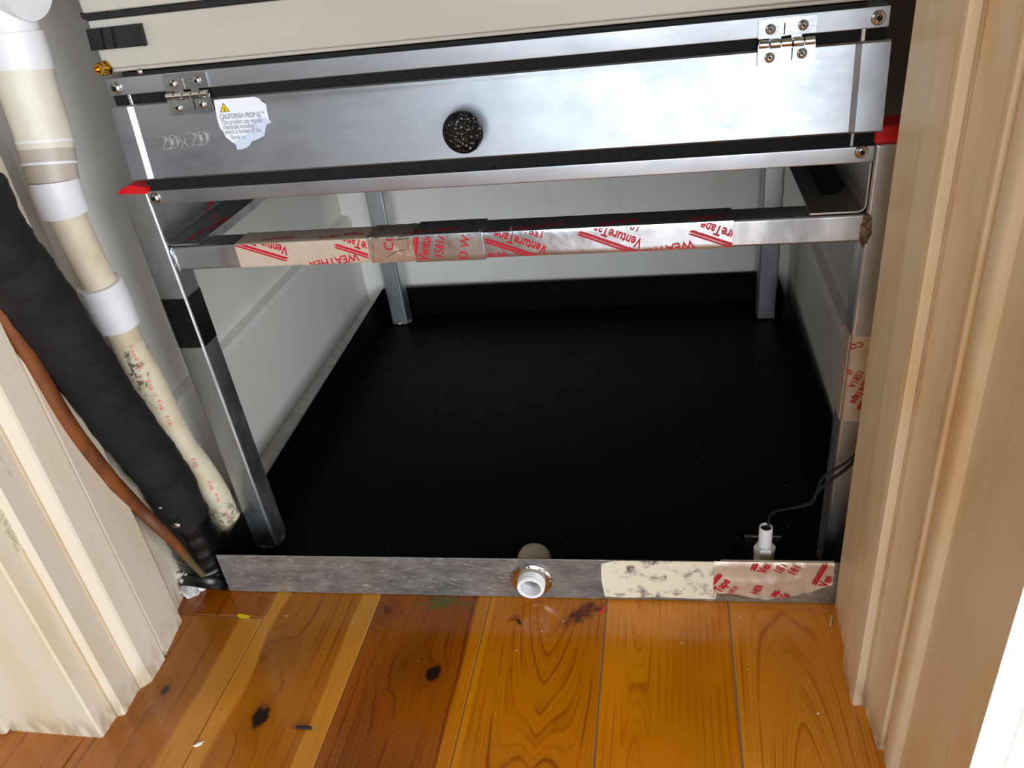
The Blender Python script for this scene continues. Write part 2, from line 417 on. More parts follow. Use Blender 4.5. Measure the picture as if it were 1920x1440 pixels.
wood('board_d', .32, (212, 126, 30), (140, 68, 10), (224, 146, 44), 2500, cath=((.328, -.02, .026, .26),), val=.80, bands=((.2, .272, .001, .004, 41),), seed=4.0, red=(.352, -.010, .022, .0095), wob=.006)
wood('board_e', .43, (226, 144, 50), (170, 92, 26), (230, 152, 58), 2900, cath=((.405, -.02, .008, .13),), val=.92, seed=5.0, wob=.004)
wood('board_f', .54, (222, 146, 58), (170, 98, 32), (232, 154, 62), 1700, cath=((.530, -.10, .024, -.26),), val=.98, seed=6.0, wob=.012)
wood('board_plain', .8, (200, 120, 40), (150, 78, 22), SAP, 900, seed=7.0)
seams = [-.5, -.376, -.268, -.160, -.0515, .0499, .1582, .2660, .3747, .4832, .5917, .700, .808, .916]
keys = ['board_plain', 'board_plain', 'board_plain', 'board_plain', 'board_a', 'board_b', 'board_c', 'board_d', 'board_e', 'board_f', 'board_plain', 'board_plain', 'board_plain']
for i, k in enumerate(keys):
    g0 = .0007 if i in (8, 9, 10) else .0004; g1 = .0007 if i in (7, 8, 9) else .0004; x0, x1 = seams[i] + g0, seams[i + 1] - g1
    segs = [(-1.8, -.0318), (-.0308, .79)] if k == 'board_a' else [(-1.8, .79)]
    for j, (y0, y1) in enumerate(segs):
        bm = BM(); box(bm, (x0, y0, -.02), (x1, y1, 0), .0006, 1); link('plank', bm, 'board_a2' if j else k, floor)

# ---- closet walls and their boards
bm = BM(); box(bm, (-.16, .035, 0), (-.065, .64, 1.3)); box(bm, (-.30, -.02, 0), (-.14, .04, 1.3)); tag(link('wall_left', bm, 'wall_paint'), kind=S)
bm = BM(); prism(bm, [(-.065, .036, 0), (-.050, .036, 0), (-.050, .036, .160), (-.053, .036, .166), (-.0645, .036, .168), (-.065, .036, .168)], (0, .59, 0))
tag(link('baseboard_left', bm, 'wall_paint'), kind=S)
bm = BM(); prism(bm, [(-.050, .10, .0005), (-.021, .10, .0005), (-.022, .10, .006), (-.027, .10, .014), (-.036, .10, .018), (-.050, .10, .020)], (0, .526, 0)); tag(link('trim_4', bm, 'wall_paint'), kind=S)
bm = BM(); box(bm, (-.17, .628, 0), (.8, .70, 1.3)); tag(link('wall_back', bm, 'wall_paint'), kind=S)
bm = BM(); box(bm, (-.0645, .6255, .0), (-.020, .6280, 1.25)); tag(link('trim_3', bm, 'wall_paint'), kind=S)
bm = BM(); box(bm, (.622, .03, 0), (.75, .64, 1.3)); tag(link('wall_right', bm, 'wall_paint'), kind=S)
bm = BM(); prism(bm, [(.622, .03, 0), (.608, .03, 0), (.608, .03, .135), (.612, .03, .142), (.6215, .03, .144), (.622, .03, .144)], (0, .597, 0))
tag(link('baseboard_right', bm, 'wall_paint'), kind=S)

# ---- left door lining (architrave edge, stop, rebates) as vertical extruded profile
LP = [(-.0355, -.167), (-.0340, -.1655), (-.0342, -.148), (-.0335, -.1462), (-.0282, -.1445), (-.0272, -.1430), (-.0296, -.1200), (-.0288, -.1180), (-.0232, -.1112), (-.0222, -.1090), (-.0230, -.0850),
      (-.0268, -.0830), (-.0268, -.0815), (-.0250, -.0800), (-.0310, -.0400), (-.0340, -.0374), (-.0380, -.0365), (-.0436, -.0253), (-.0461, -.0102), (-.0461, .0025)]
HH = 1.3
tl = tag(thing('trim_1', (-.06, -.08, 0), None, None), kind=S)
bm = BM(); prism(bm, [(x, y, 0) for x, y in LP] + [(-.122, .0025, 0), (-.122, -.167, 0)], (0, 0, HH)); link('door_lining', bm, 'cream_paint', tl)
for (x, y, dx, dy) in ((-.0336, -.1470, -.0004, .0), (-.0292, -.1190, .0, .0), (-.0266, -.0822, 0, 0)):   # paint-filled corners gone brown
    bm = BM(); tube(bm, [(x, y, 0), (x, y, HH)], .0009, 6); link('dirty_joint', bm, 'groove_dirt', tl)
# patched hinge mortise with two screw holes
Fl = Face((-.0272, -.1430, 0), (-.0024, .023, 0), (0, 0, 1))
Fr = Face((-.0340, -.1655, 0), (0, 1, 0), (0, 0, 1))
pp = [at(px, py, 'x', -.0338) for px, py in ((-30, 800), (10, 870), (40, 905), (58, 965), (72, 1000), (66, 1030), (30, 1035), (-10, 960), (-60, 900))]
bm = BM(); prism(bm, pp, (.0012, 0, 0)); link('putty_patch', bm, 'putty', tl)
for px, py in ((12, 915), (40, 997)):
    p = at(px, py, 'x', -.0324); bm = BM(); lathe(bm, [(.0, .0006), (.0014, .0006), (.0022, .0009), (.003, .0004), (.003, -.0005)], axis_m(p, (1, 0, 0)), 14); link('screw_hole', bm, 'groove_dirt', tl)
# grime at the foot of the lining
for pts in (((246, 1290), (262, 1262), (280, 1280), (262, 1305)), ((188, 1340), (203, 1310), (222, 1345), (205, 1360))):
    pass
bm = BM(); box(bm, (-.60, -.1725, 0), (-.1225, -.10, .095), .003); tag(link('baseboard_front', bm, 'cream_paint'), kind=S)
bm = BM(); box(bm, (-.60, -.1600, .0), (-.1221, -.02, HH)); tag(link('wall_front', bm, 'wall_paint'), kind=S)

# ---- right door lining
RP = [(.5737, .0125), (.5737, -.0020), (.5733, -.0327), (.5728, -.0335), (.5690, -.0546), (.5693, -.0840), (.5700, -.0885), (.5715, -.0895), (.5765, -.0885), (.5777, -.0895), (.5783, -.0953), (.5797, -.1195), (.5801, -.1240), (.5815, -.1255), (.5850, -.1262)]
arc = [(.5858 - .0030 * math.sin(t), -.1360 + .0085 * math.cos(t)) for t in [math.pi * k / 12 for k in range(13)]]
tr = tag(thing('trim_2', (.61, -.06, 0), None, None), kind=S)
bm = BM(); prism(bm, [(x, y, 0) for x, y in RP[:-1] + arc] + [(.5890, -.1462, 0), (.5890, -.2290, 0), (.66, -.2290, 0), (.66, .0125, 0)], (0, 0, HH)); link('door_lining', bm, 'bounce_tan_paint', tr, True)
bm = BM(); prism(bm, [(x, y, 0) for x, y in ((.5889, -.2291), (.5889, -.2298), (.6030, -.2310), (.6040, -.2296), (.6050, -.2312), (.6900, -.2380), (.6900, -.2291))], (0, 0, HH)); link('architrave', bm, 'white_paint', tr)
for (x, y) in ((.5769, -.0890), (.5806, -.1250)):
    bm = BM(); tube(bm, [(x, y, 0), (x, y, HH)], .0010, 6); link('dirty_joint', bm, 'groove_dirt', tr)
cr = [at(px, py, 'x', .5694) for px, py in ((1603, 1290), (1612, 1225), (1625, 1130), (1634, 1060), (1643, 990), (1652, 920), (1668, 800), (1682, 680), (1700, 560), (1712, 470), (1722, 380), (1738, 240), (1752, 120), (1765, 20))]
bm = BM(); tube(bm, [(.5693, -.0838 + .0012 * math.sin(k * 1.7), k * .02) for k in range(0, 55)], .00035, 5); link('paint_crack', bm, 'groove_dirt', tr)
# ================================================================= DRAIN PAN
TH = .02545
PW, PD, PH = .606, .6064, .0487
pan = thing('drain_pan', (.30, .31, 0), 'black-coated metal drain pan with a bare galvanised front lip on the floorboards', 'drain pan')
RZ = Matrix.Rotation(TH, 4, 'Z')
def pbox(a, b, bev=0): bm = BM(); box(bm, a, b, bev, 1, RZ); return bm
link('front_lip', pbox((0, 0, .0004), (PW, .0016, PH), .0006), 'galvanised', pan)['label'] = 'bare mottled galvanised front lip'
link('pan_floor', pbox((.0012, .0022, .0006), (PW - .0012, PD - .0012, .0022)), 'black_coating', pan)
link('side_lip', pbox((0, .0018, .0004), (.0012, PD, PH)), 'black_coating', pan)
link('side_lip', pbox((PW - .0012, .0018, .0004), (PW, PD, PH)), 'black_coating', pan)
link('back_lip', pbox((.0014, PD - .0012, .0004), (PW - .0014, PD, PH)), 'black_coating', pan)
link('lip_lining', pbox((.0014, .0017, .0026), (PW - .0014, .0022, PH - .001)), 'black_coating', pan)
LF = Face(RZ @ Vector((0, 0, 0)), RZ @ Vector((1, 0, 0)), (0, 0, 1))
def lipuv(pts): return [LF.uv(*p) for p in pts]
# mottled strip
a = LF.uv(1129, 1090)[0]; b = LF.uv(1343, 1090)[0]
bm = BM()
pts = [(a + .0015, .0045), (a + .02, .0035), (a + .05, .0050), (b - .02, .0040), (b, .0038), (b + .001, PH * .7), (b + .0005, PH + .0002), (a + .06, PH + .0003), (a + .012, PH + .0002), (a, PH - .004), (a - .0005, PH * .5)]
face_poly(bm, LF, pts, .0001, .0006); tag(link('liner_strip', bm, 'mottled_liner', pan), 'mottled cream strip with dark spots')
# crumpled tape piece with its print
T0 = LF.uv(1338, 1085)[0]; T1 = LF.uv(1561, 1085)[0]
def tape_low(u):
    t = (u - T0) / (T1 - T0)
    return .0118 + .002 * math.sin(t * 9) - .0045 * math.sin(min(1, t / .75) * math.pi) + (.014 * max(0, (t - .72) / .28) ** 1.6)
bm = BM(); N = 44; rows = 10; g = []
for i in range(N + 1):
    u = T0 + (T1 - T0) * i / N; lo = tape_low(u); hi = PH + .0004; col = []
    for j in range(rows + 1):
        v = lo + (hi - lo) * j / rows
        w_ = .0007 + .0009 * abs(math.sin(i * .55 + j * .6)) * (math.sin(i * .21 + 1.3) ** 2) + .0012 * math.exp(-((i - 20 - j * .6) / 2.0) ** 2) + .001 * math.exp(-((j - 3.2 - .06 * i) / .9) ** 2) * (1 if i < 34 else .2) + (.0016 * (1 - j / rows) ** 2 if i > 34 else 0)
        if j == rows: w_ = .0002
        if j == rows - 1: w_ += .0004
        col.append(bm.verts.new(LF.p(u, v, w_)))
    col.append(bm.verts.new(LF.p(u, PH + .0006, -.0022 if i > 2 else .0)))
    g.append(col)
for i in range(N):
    for j in range(rows + 1): bm.faces.new((g[i][j], g[i + 1][j], g[i + 1][j + 1], g[i][j + 1]))
tag(link('foil_tape', bm, 'foil_floor_tint', pan, True), 'crumpled floor-tinted foil tape with red print')
bm = BM(); cl = (T0, .010, T1 - .0005, PH)
sz = .0114
def lipp(s, px0, px1, size, clip=cl, second=None, third=None, bars=True, L=None, word='VentureTape'):
    logo(bm, LF, px0, px1, size, clip, second, third, word=word, h=.0026, L=L, bars=bars)
lipp('', (1350, 1108), (1385, 1070), sz, (T0, .0125, T0 + .026, PH - .010), word='Tape', L=2.2)
lipp('', (1434, 1073), (1455, 1045), sz * 1.02, (T0, .02, T1, PH), second='181A', third='181-S', L=2.2, word='Ven')
lipp('', (1550, 1098), (1572, 1062), sz, (T0 + .080, .020, T1 - .0008, PH), L=3, word='Ven')
lipp('', (1420, 1112), (1434, 1090), sz * .8, None, bars=False, word='HER')
lipp('', (1372, 1112), (1388, 1095), sz * .6, (T0, .0125, T1, PH), bars=False, word='181A')
lipp('', (1470, 1124), (1490, 1104), sz, (T0, .0085, T1, .017), L=3, word='Ve')
tag(link('tape_print', bm, 'red_ink', pan), 'red lettering on the crumpled tape')

# threaded drain outlet through the lip
dc = LF.uv(997, 1083); DC = LF.p(dc[0], .0240, 0)
fit = tag(BM() and None or link('drain_fitting', lathe(BM(), [(.0118, -.004), (.0124, -.004), (.0124, .003)] + [(.0124 + (.0005 if k % 2 else -.0004), .0034 + k * .0009) for k in range(8)] + [(.0124, .0110), (.0120, .0120), (.0097, .0120), (.0091, .0112), (.0089, -.012), (.0, -.012)], axis_m(DC, -(LF.n * -1)), 36), 'white_plastic', pan, True), 'white threaded plastic outlet')
NT = []
bm = BM(); Mx = axis_m(DC, LF.n); lathe(bm, [(.0126, .0004), (.0192, .0004), (.0190, .0016), (.0176, .0026), (.0154, .0030), (.0126, .0030), (.0126, .0004)], Mx, 48); link('locknut_ring', bm, 'chrome', fit, True)
for k in range(6):
    t = math.radians(20 + k * 60); bm = BM(); box(bm, (-.0034, .0150, .002), (.0034, .0186, .0040), .0005, 1, Mx @ Matrix.Rotation(t, 4, 'Z')); link('locknut_tab', bm, 'chrome', fit)
EC = LF.p(dc[0] - .0040, 0, -.030)
bm = BM(); lathe(bm, [(.0, .0026), (.0156, .0026), (.0162, .006), (.0162, .0220), (.0158, .0255), (.0145, .0290), (.0116, .0318), (.007, .0334), (.0, .0340)], axis_m((EC.x, EC.y, 0), (.14, -.10, 1)), 32); link('elbow_cap', bm, 'pvc_cream', fit, True)
bm = BM(); tube(bm, [(EC.x, EC.y, .020), DC + LF.n * -.003 - Vector((0, 0, .006))], .010, 20); link('inner_stub', bm, 'pvc_white', fit, True)

# ================================================================= STAND
stand = thing('metal_stand', (.29, .32, .003), 'welded square steel tube stand straddling the black pan', 'stand')
TW = .0262
def leg(x0, y0, lean, top, z0=.0026):
    bm = BM(); vs = box(bm, (0, 0, z0), (TW, TW, top), .0028, 3)
    for v in bm.verts: v.co.x += x0 + lean * v.co.z; v.co.y += y0
    return bm
SY = .0614
l1 = link('leg', leg(-.0006, SY, -.0163, .3898), 'tube_steel', stand, True)
l2 = link('leg', leg(.5703, SY, .0067, .3905), 'tube_steel', stand, True)
l3 = link('leg', leg(.0030, .5700, -.002, .372), 'tube_steel', stand, True)
l4 = link('leg', leg(.5585, .5550, -.002, .372), 'tube_steel', stand, True)
def lx(z): return -.0006 - .0163 * z
def rx_(z): return .5703 + .0067 * z
RZ0, RZ1 = .3194, .3405
bm = BM(); box(bm, (.0210, SY + .0004, RZ0), (.5735, SY + .0262, RZ1), .0022, 3); rail = link('front_rail', bm, 'tube_steel', stand, True)
bm = BM(); box(bm, (.028, .572, RZ0), (.560, .596, RZ1), .0022, 3); link('rear_rail', bm, 'tube_steel', stand, True)
for x0 in (.0, .5735):
    bm = BM(); box(bm, (x0, SY + .026, RZ0 - .001), (x0 + .022, .572, RZ1 - .0012), .002, 2); link('side_rail', bm, 'tube_steel', stand, True)
# welds
def weld(p, s, mat='weld_rust', seed=1):
    rnd = random.Random(seed); bm = BM(); bmesh.ops.create_icosphere(bm, subdivisions=3, radius=1)
    for v in bm.verts:
        k = 1 + .22 * math.sin(v.co.x * 9 + seed) * math.sin(v.co.z * 11) + rnd.uniform(-.08, .08)
        v.co = Vector((v.co.x * s[0] * k, v.co.y * s[1] * k, v.co.z * s[2] * k)) + Vector(p)
    return link('weld', bm, mat, stand, True)
weld((.5735, SY + .0010, .3290), (.0042, .0030, .0125), seed=3)
weld((.0228, SY + .0012, .3290), (.0030, .0022, .0100), 'tube_steel', 5)
for x, y in ((.0125, SY + .013), (.583, SY + .013)): weld((x, y, .0035), (.015, .015, .0018), seed=int(x * 100))
weld((.016, .583, .0040), (.016, .015, .003), 'tube_steel', 9)
# red end caps
bm = BM(); prism(bm, [(lx(.39) - .0010, SY - .0008, .3890), (lx(.39) + TW + .0008, SY - .0008, .3875), (lx(.39) + TW + .0008, SY - .0008, .3925), (lx(.39) + .014, SY - .0008, .3955), (lx(.39) + .004, SY - .0008, .3925)], (0, TW + .0012, 0)); link('end_tape', bm, 'red_tape', l1)
bm = BM(); box(bm, (rx_(.39) - .0008, SY - .0008, .3905), (rx_(.39) + TW + .001, SY + TW + .001, .4020), .001, 1); link('end_tape', bm, 'red_tape', l2)
# black tape round the left leg
def sleeve(x, z0, z1, e=.0005, y0=SY):
    bm = BM(); prism(bm, [(x(z0) - e, y0 - e, z0), (x(z0) + TW + e, y0 - e, z0), (x(z0) + TW + e, y0 + TW + e, z0), (x(z0) - e, y0 + TW + e, z0)], (x(z1) - x(z0), 0, z1 - z0))
    bmesh.ops.bevel(bm, geom=[e_ for e_ in bm.edges if abs((e_.verts[0].co - e_.verts[1].co).normalized().z) > .9], offset=.0026, segments=3, affect='EDGES'); return bm
zt = at(320, 561, 'y', SY).z; zb = at(357, 652, 'y', SY).z
link('tape_band', sleeve(lx, zb, zt), 'black_vinyl', l1, True)['label'] = 'black tape wrapped round the leg'
# foil tape low on the right leg
zt = at(1620, 631, 'y', SY).z; zb = at(1590, 789, 'y', SY).z
link('foil_tape', sleeve(rx_, zb, zt), 'foil_floor_tint', l2, True)
GF = Face((rx_(.2), SY - .0006, 0), (1, 0, 0), (0, 0, 1))
bm = BM(); cl2 = (0, zb, TW, zt)
logo(bm, GF, (1634, 692), (1575, 783), .0088, cl2, '1581A', '©')
add_print(bm, GF, 'COLD', GF.uv(1618, 640), math.radians(195), .007, (0, zb, TW, zt - .001))
link('tape_print', bm, 'red_ink', l2)

# foil tape along the front rail, in overlapping pieces
RF = Face((0, SY + .0004, 0), (1, 0, 0), (0, 0, 1))
RT = Face((0, SY + .0004, RZ1), (1, 0, 0), (0, 1, 0))
def rail_piece(px0, px1, e, mat, lump=0.0, sl=0.0, label=None):
    x0 = RF.uv(px0, 455)[0]; x1 = RF.uv(px1, 455)[0]; y0 = SY + .0004; y1 = SY + .0262; r = .0022
    prof = [(y1 + e, RZ0 - e), (y0 + r, RZ0 - e), (y0 + .0006 - e, RZ0 + .0006 - e), (y0 - e, RZ0 + r)] + [(y0 - e, RZ0 + r + (RZ1 - RZ0 - 2 * r) * k / 6) for k in range(1, 6)] + [(y0 - e, RZ1 - r), (y0 + .0006 - e, RZ1 - .0006 + e), (y0 + r, RZ1 + e)] + [(y0 + r + (y1 - y0 - r) * k / 5, RZ1 + e) for k in range(1, 5)] + [(y1 + e, RZ1 + e)]
    bm = BM(); n = max(6, int((x1 - x0) / .003)); rings = []
    rnd = random.Random(px0)
    for i in range(n + 1):
        x = x0 + (x1 - x0) * i / n
        rings.append([bm.verts.new((x + sl * (z - RZ0), y - lump * (rnd.random() * .6 + .6 * math.sin(i * .9 + j * .8) ** 2), z + (lump * rnd.uniform(-.3, .6) if z > RZ1 - .001 or z < RZ0 + .001 else 0))) for j, (y, z) in enumerate(prof)])
    m_ = len(prof)
    for a_, b_ in zip(rings, rings[1:]):
        for k in range(m_): bm.faces.new((a_[k], b_[k], b_[(k + 1) % m_], a_[(k + 1) % m_]))
    bm.faces.new(rings[0]); bm.faces.new(rings[-1][::-1])
    o = link('foil_tape', bm, mat, rail, True)
    if label: o['label'] = label
    return x0, x1
rail_piece(438, 700, .0002, 'foil_floor_tint', 0, 0, 'smooth floor-tinted foil tape at the left of the rail')
rail_piece(690, 786, .0008, 'foil_lumpy', .0007, 0, 'lumpy creased tape over the joint')
rail_piece(775, 906, .0016, 'foil_dark', .0, .0, 'raised wrap of dull foil tape')
rail_piece(906, 1374, .0005, 'foil_bright', .00012, 0, 'bright foil tape on the right half of the rail')
# creases
def crease(pxs, r=.0004, mat='zinc', h=.0012):
    bm = BM(); tube(bm, [RF.p(*RF.uv(*p), h) for p in pxs], r, 6); return link('tape_crease', bm, mat, rail, True)
crease([(957, 423), (962, 440), (958, 455), (965, 470), (963, 482)], .0003, h=.0006)
crease([(900, 428), (902, 450), (906, 486)], .0003, h=.0012)
crease([(700, 455), (702, 486)], .0004); crease([(725, 481), (745, 470), (762, 466)], .0006); crease([(733, 450), (768, 446), (766, 468)], .0005)
V0, V1 = RZ0 + .0006, RZ1 - .0006
def U(px): return RF.uv(px, 455)[0]
bm = BM(); s0 = .0112
logo(bm, RF, (540, 463), (466, 441), s0, (U(438), V0, U(690), V1), '181A-P', '181B', h=.0004)
logo(bm, RF, (738, 470), (662, 446), s0, (U(438), V0, U(686), V1), None, None, h=.0004)
add_print(bm, RF, 'WEATHER', RF.uv(670, 474), math.radians(188), s0 * .85, (U(560), V0, U(690), V1), .012, .0004)
add_print(bm, RF, 'CO', RF.uv(739, 470), math.radians(80), s0 * 1.0, (U(700), V0, U(775), V1), .0, .0018)
logo(bm, RF, (803, 489), (809, 440), s0, (U(776), V0, U(905), V1), '1581A', None, h=.0018)
add_print(bm, RF, 'COLD WEATHER', RF.uv(872, 530), math.radians(76), s0 * .9, (U(776), V0, U(905), V1), .012, .0018)
C4 = (U(907), V0, U(1373), V1)
logo(bm, RF, (1027, 461), (950, 436), s0, C4, '1581A', None, h=.0010)
logo(bm, RF, (1206, 449), (1130, 423), s0, C4, '181A-P', '181B-', h=.0010)
logo(bm, RF, (1420, 446), (1340, 420), s0, C4, None, None, h=.0010)
add_print(bm, RF, 'WEATHER', RF.uv(1300, 449), math.radians(190), s0 * .85, (U(1180), V0, U(1373), V1), .012, .0010)
add_print(bm, RF, 'WEATHER', RF.uv(950, 470), math.radians(188), s0 * .85, C4, .012, .0010)
tag(link('tape_print', bm, 'red_ink', rail), 'red lettering along the rail tape')
bm = BM()
for (px, py, s_, e) in ((560, 437, 'Venture', .0007), (690, 430, 'Tape 181A', .0012), (870, 425, '1581A COLD', .0020), (1060, 410, 'COLD WEATHER', .0011), (1200, 405, '181B-FX', .0011), (1350, 397, 'COLD', .0011)):
    a_ = RT.uv(px, py); add_print(bm, RT, s_, (a_[0], .0120), math.radians(190), .0085, (U(438), .001, U(1372), .024), .01, e)
link('tape_print', bm, 'red_ink', rail)

# ================================================================= FILTER BOX
fb = thing('filter_box', (.29, .32, .3410), 'aluminium filter box with a hinged knobbed door, sitting on the steel stand', 'filter box')
BY = .0614
def strip(name, x0, x1, z0, z1, y0, y1, mat, parent=fb, bev=.0008, rnd=.0):
    bm = BM(); box(bm, (x0, y0, z0), (x1, y1, z1), bev, 2); return link(name, bm, mat, parent, True)
topS = strip('top_strip', .0162, .5725, .4640, .4768, BY, BY + .030, 'satin_aluminium')
strip('top_panel', .0162, .5725, .4752, .4767, BY + .030, .58, 'satin_aluminium', bev=.0003)
botS = strip('bottom_strip', .0185, .5732, .3776, .3893, BY, BY + .030, 'satin_aluminium', bev=.0012)
strip('side_panel', .0185, .0200, .3776, .4750, BY + .031, .58, 'mill_aluminium', bev=.0003)
strip('side_panel', .5705, .5720, .3776, .4750, BY + .031, .58, 'mill_aluminium', bev=.0003)
strip('filter_cover', .0205, .5700, .3790, .3800, BY + .031, .58, 'dark_gap', bev=0)
strip('gasket', .0165, .5725, .4562, .4642, BY + .0035, BY + .020, 'gasket_foam', bev=.001)
strip('gasket', .0180, .5735, .3885, .3990, BY + .0045, BY + .020, 'gasket_foam', bev=.001)
# tilted door
DT = math.atan2(.0064, .0585)
dx0t, dx1t, dx0b, dx1b = .0148, .5738, .0146, .5750
DF = Face((0, BY - .0006, .4570), (1, 0, 0), (0, .0050, .0585))
DTOP = 0.0; DBOT = -math.hypot(.0064, .0572)
door = BM()
# cross-section along u: recessed end flanges, bevel, proud centre panel
ub = [(.0148, .0018), (.0288, .0018), (.0332, 0), (.5535, 0), (.5572, .0018), (.5745, .0018)]
vb = [(DTOP, 0.0), (DTOP - .0005, .0), (DTOP - .0018, .0008), (DBOT + .0018, .0008), (DBOT + .0005, 0), (DBOT, 0)]
gr = [[door.verts.new(DF.p(u, v, h - .001)) for (v, _) in vb] for (u, h) in ub]
for i, (u, h) in enumerate(ub):
    gr[i][0].co = DF.p(u, DTOP, h - .0035); gr[i][1].co = DF.p(u, DTOP - .0002, h - .0018); gr[i][2].co = DF.p(u, DTOP - .0014, h - .0006); 
    gr[i][3].co = DF.p(u, DBOT + .0014, h - .0006); gr[i][4].co = DF.p(u, DBOT + .0002, h - .0018); gr[i][5].co = DF.p(u, DBOT, h - .0035)
back = [[door.verts.new(DF.p(u, v, -.0065)) for v in (DTOP, DBOT)] for (u, h) in ub]
for i in range(len(ub) - 1):
    for j in range(5): door.faces.new((gr[i][j], gr[i + 1][j], gr[i + 1][j + 1], gr[i][j + 1]))
    door.faces.new((gr[i][0], back[i][0], back[i + 1][0], gr[i + 1][0])); door.faces.new((gr[i][5], gr[i + 1][5], back[i + 1][1], back[i][1]))
    door.faces.new((back[i][0], back[i][1], back[i + 1][1], back[i + 1][0]))
door.faces.new(gr[0] + [back[0][1], back[0][0]]); door.faces.new((gr[-1] + [back[-1][1], back[-1][0]])[::-1])
dob = link('door', door, 'satin_aluminium', fb)
dob['label'] = 'flat aluminium door stamped 20x20'
# bright posts crossing the gaskets
for x in (.0300, .5565):
    bm = BM(); box(bm, (x, BY + .0010, .4555), (x + .0028, BY + .0045, .4645), .0005, 1); link('corner_post', bm, 'bright_rivet', fb)
bm = BM(); box(bm, (.5570, BY + .0022, .3885), (.5592, BY + .0055, .3985), .0005, 1); link('corner_post', bm, 'satin_aluminium', fb)
# stamped size
a = DF.uv(303, 282); b = DF.uv(406, 269); ang = math.atan2(b[1] - a[1], b[0] - a[0])
bm = BM(); add_print(bm, DF, text_bm('20x20', -.004, .022), a, ang, .0166, None, 0, .0002, 1.02); link('stamped_size', bm, 'mill_aluminium', dob, True)
# torn warning sticker
ST = [(402, 187), (478, 181), (487, 184), (492, 190), (500, 195), (502, 208), (506, 224), (511, 228), (502, 233), (500, 236), (497, 254), (486, 260), (474, 264), (469, 272), (465, 275), (458, 279), (446, 280), (444, 271), (434, 264), (424, 256), (420, 246), (414, 240), (409, 225)]
bm = BM(); face_poly(bm, DF, [DF.uv(*p) for p in ST], .0008, .0012); stk = link('warning_sticker', bm, 'paper_white', dob); stk['label'] = 'torn white warning sticker'
TP = [(486, 216), (506, 224), (511, 228), (502, 233), (500, 236), (497, 254), (486, 260), (474, 264), (469, 272), (465, 275), (458, 279), (446, 280), (444, 271), (440, 266), (462, 254), (470, 240), (478, 228)]
bm = BM(); face_poly(bm, DF, [DF.uv(*p) for p in TP], .0011, .00135); link('torn_edge', bm, 'torn_paper', dob)
bm = BM(); sang = math.radians(-1)
for s_, p, n_ in (('CALIFORNIA PROP 65 "WA', (415, 223), .0052), ('This product can expose', (418, 233), .0050), ('chemicals including', (421, 242), .0050), ('which is known to the', (424, 251), .0050), ('fornia to', (436, 261), .0050)):
    a = DF.uv(*p); b_ = DF.uv(p[0] + 80, p[1] - 5); ang = math.atan2(b_[1] - a[1], b_[0] - a[0])
    add_print(bm, DF, s_, a, ang, n_, (0, -1, DF.uv(498, p[1] - 5)[0], 1), .004 if n_ < .0052 else .012, .00145, .66)
link('sticker_text', bm, 'grey_ink', dob)
bm = BM(); face_poly(bm, DF, [DF.uv(*p) for p in ((420, 193), (432, 208), (415, 210))], .0012, .00145); link('warning_triangle', bm, 'yellow_ink', dob)
tri = [DF.uv(*p) for p in ((420, 193), (432, 208), (415, 210))]
bm = BM()
for i in range(3):
    p, q_ = tri[i], tri[(i + 1) % 3]; tube(bm, [DF.p(*p, .0015), DF.p(*q_, .0015)], .00018, 5)
c0 = ((tri[0][0] * 2 + tri[1][0] + tri[2][0]) / 4, (tri[0][1] * 1.6 + tri[1][1] + tri[2][1]) / 3.6)
tube(bm, [DF.p(c0[0], c0[1], .0015), DF.p(c0[0] + .0001, c0[1] - .0028, .0015)], .0003, 5); link('triangle_outline', bm, 'dark_ink', dob)
# knob
kc = DF.uv(878, 240); K = DF.p(kc[0], kc[1], 0)
bm = BM(); lathe(bm, [(.0095, .0002), (.0080, .003), (.0055, .0065), (.0065, .010), (.0110, .0125), (.0140, .0155), (.0147, .0180), (.0140, .0202), (.0118, .0220), (.0080, .0236), (.004, .0244), (0, .0246)], axis_m(K, DF.n), 48)
rnd = random.Random(3)
kn = link('knob', bm, 'knob_iron', dob, True); kn['label'] = 'round hammered black knob'
# rivets and screws
def rivet(name, F, u, v, r, parent, h=0.0, mat='bright_rivet'):
    bm = BM(); M_ = axis_m(F.p(u, v, h), F.n)
    lathe(bm, [(r, -.0003), (r, .0002), (r * .92, r * .32), (r * .72, r * .52), (r * .42, r * .6), (r * .34, r * .3), (0, r * .28)], M_, 20); o = link(name, bm, mat, parent, True)
    return o
BF = Face((0, BY, 0), (1, 0, 0), (0, 0, 1))
for px, py in ((218, 165), (1647, 33), (291, 371), (1615, 284)):
    u, v = BF.uv(px, py); rivet('screw', BF, u, v, .0046, fb)
    bm = BM(); lathe(bm, [(.0, .0), (.0013, .0), (.0013, .0024), (.0, .0024)], axis_m(BF.p(u, v, .0002), BF.n), 8); link('screw_socket', bm, 'dark_gap', fb)
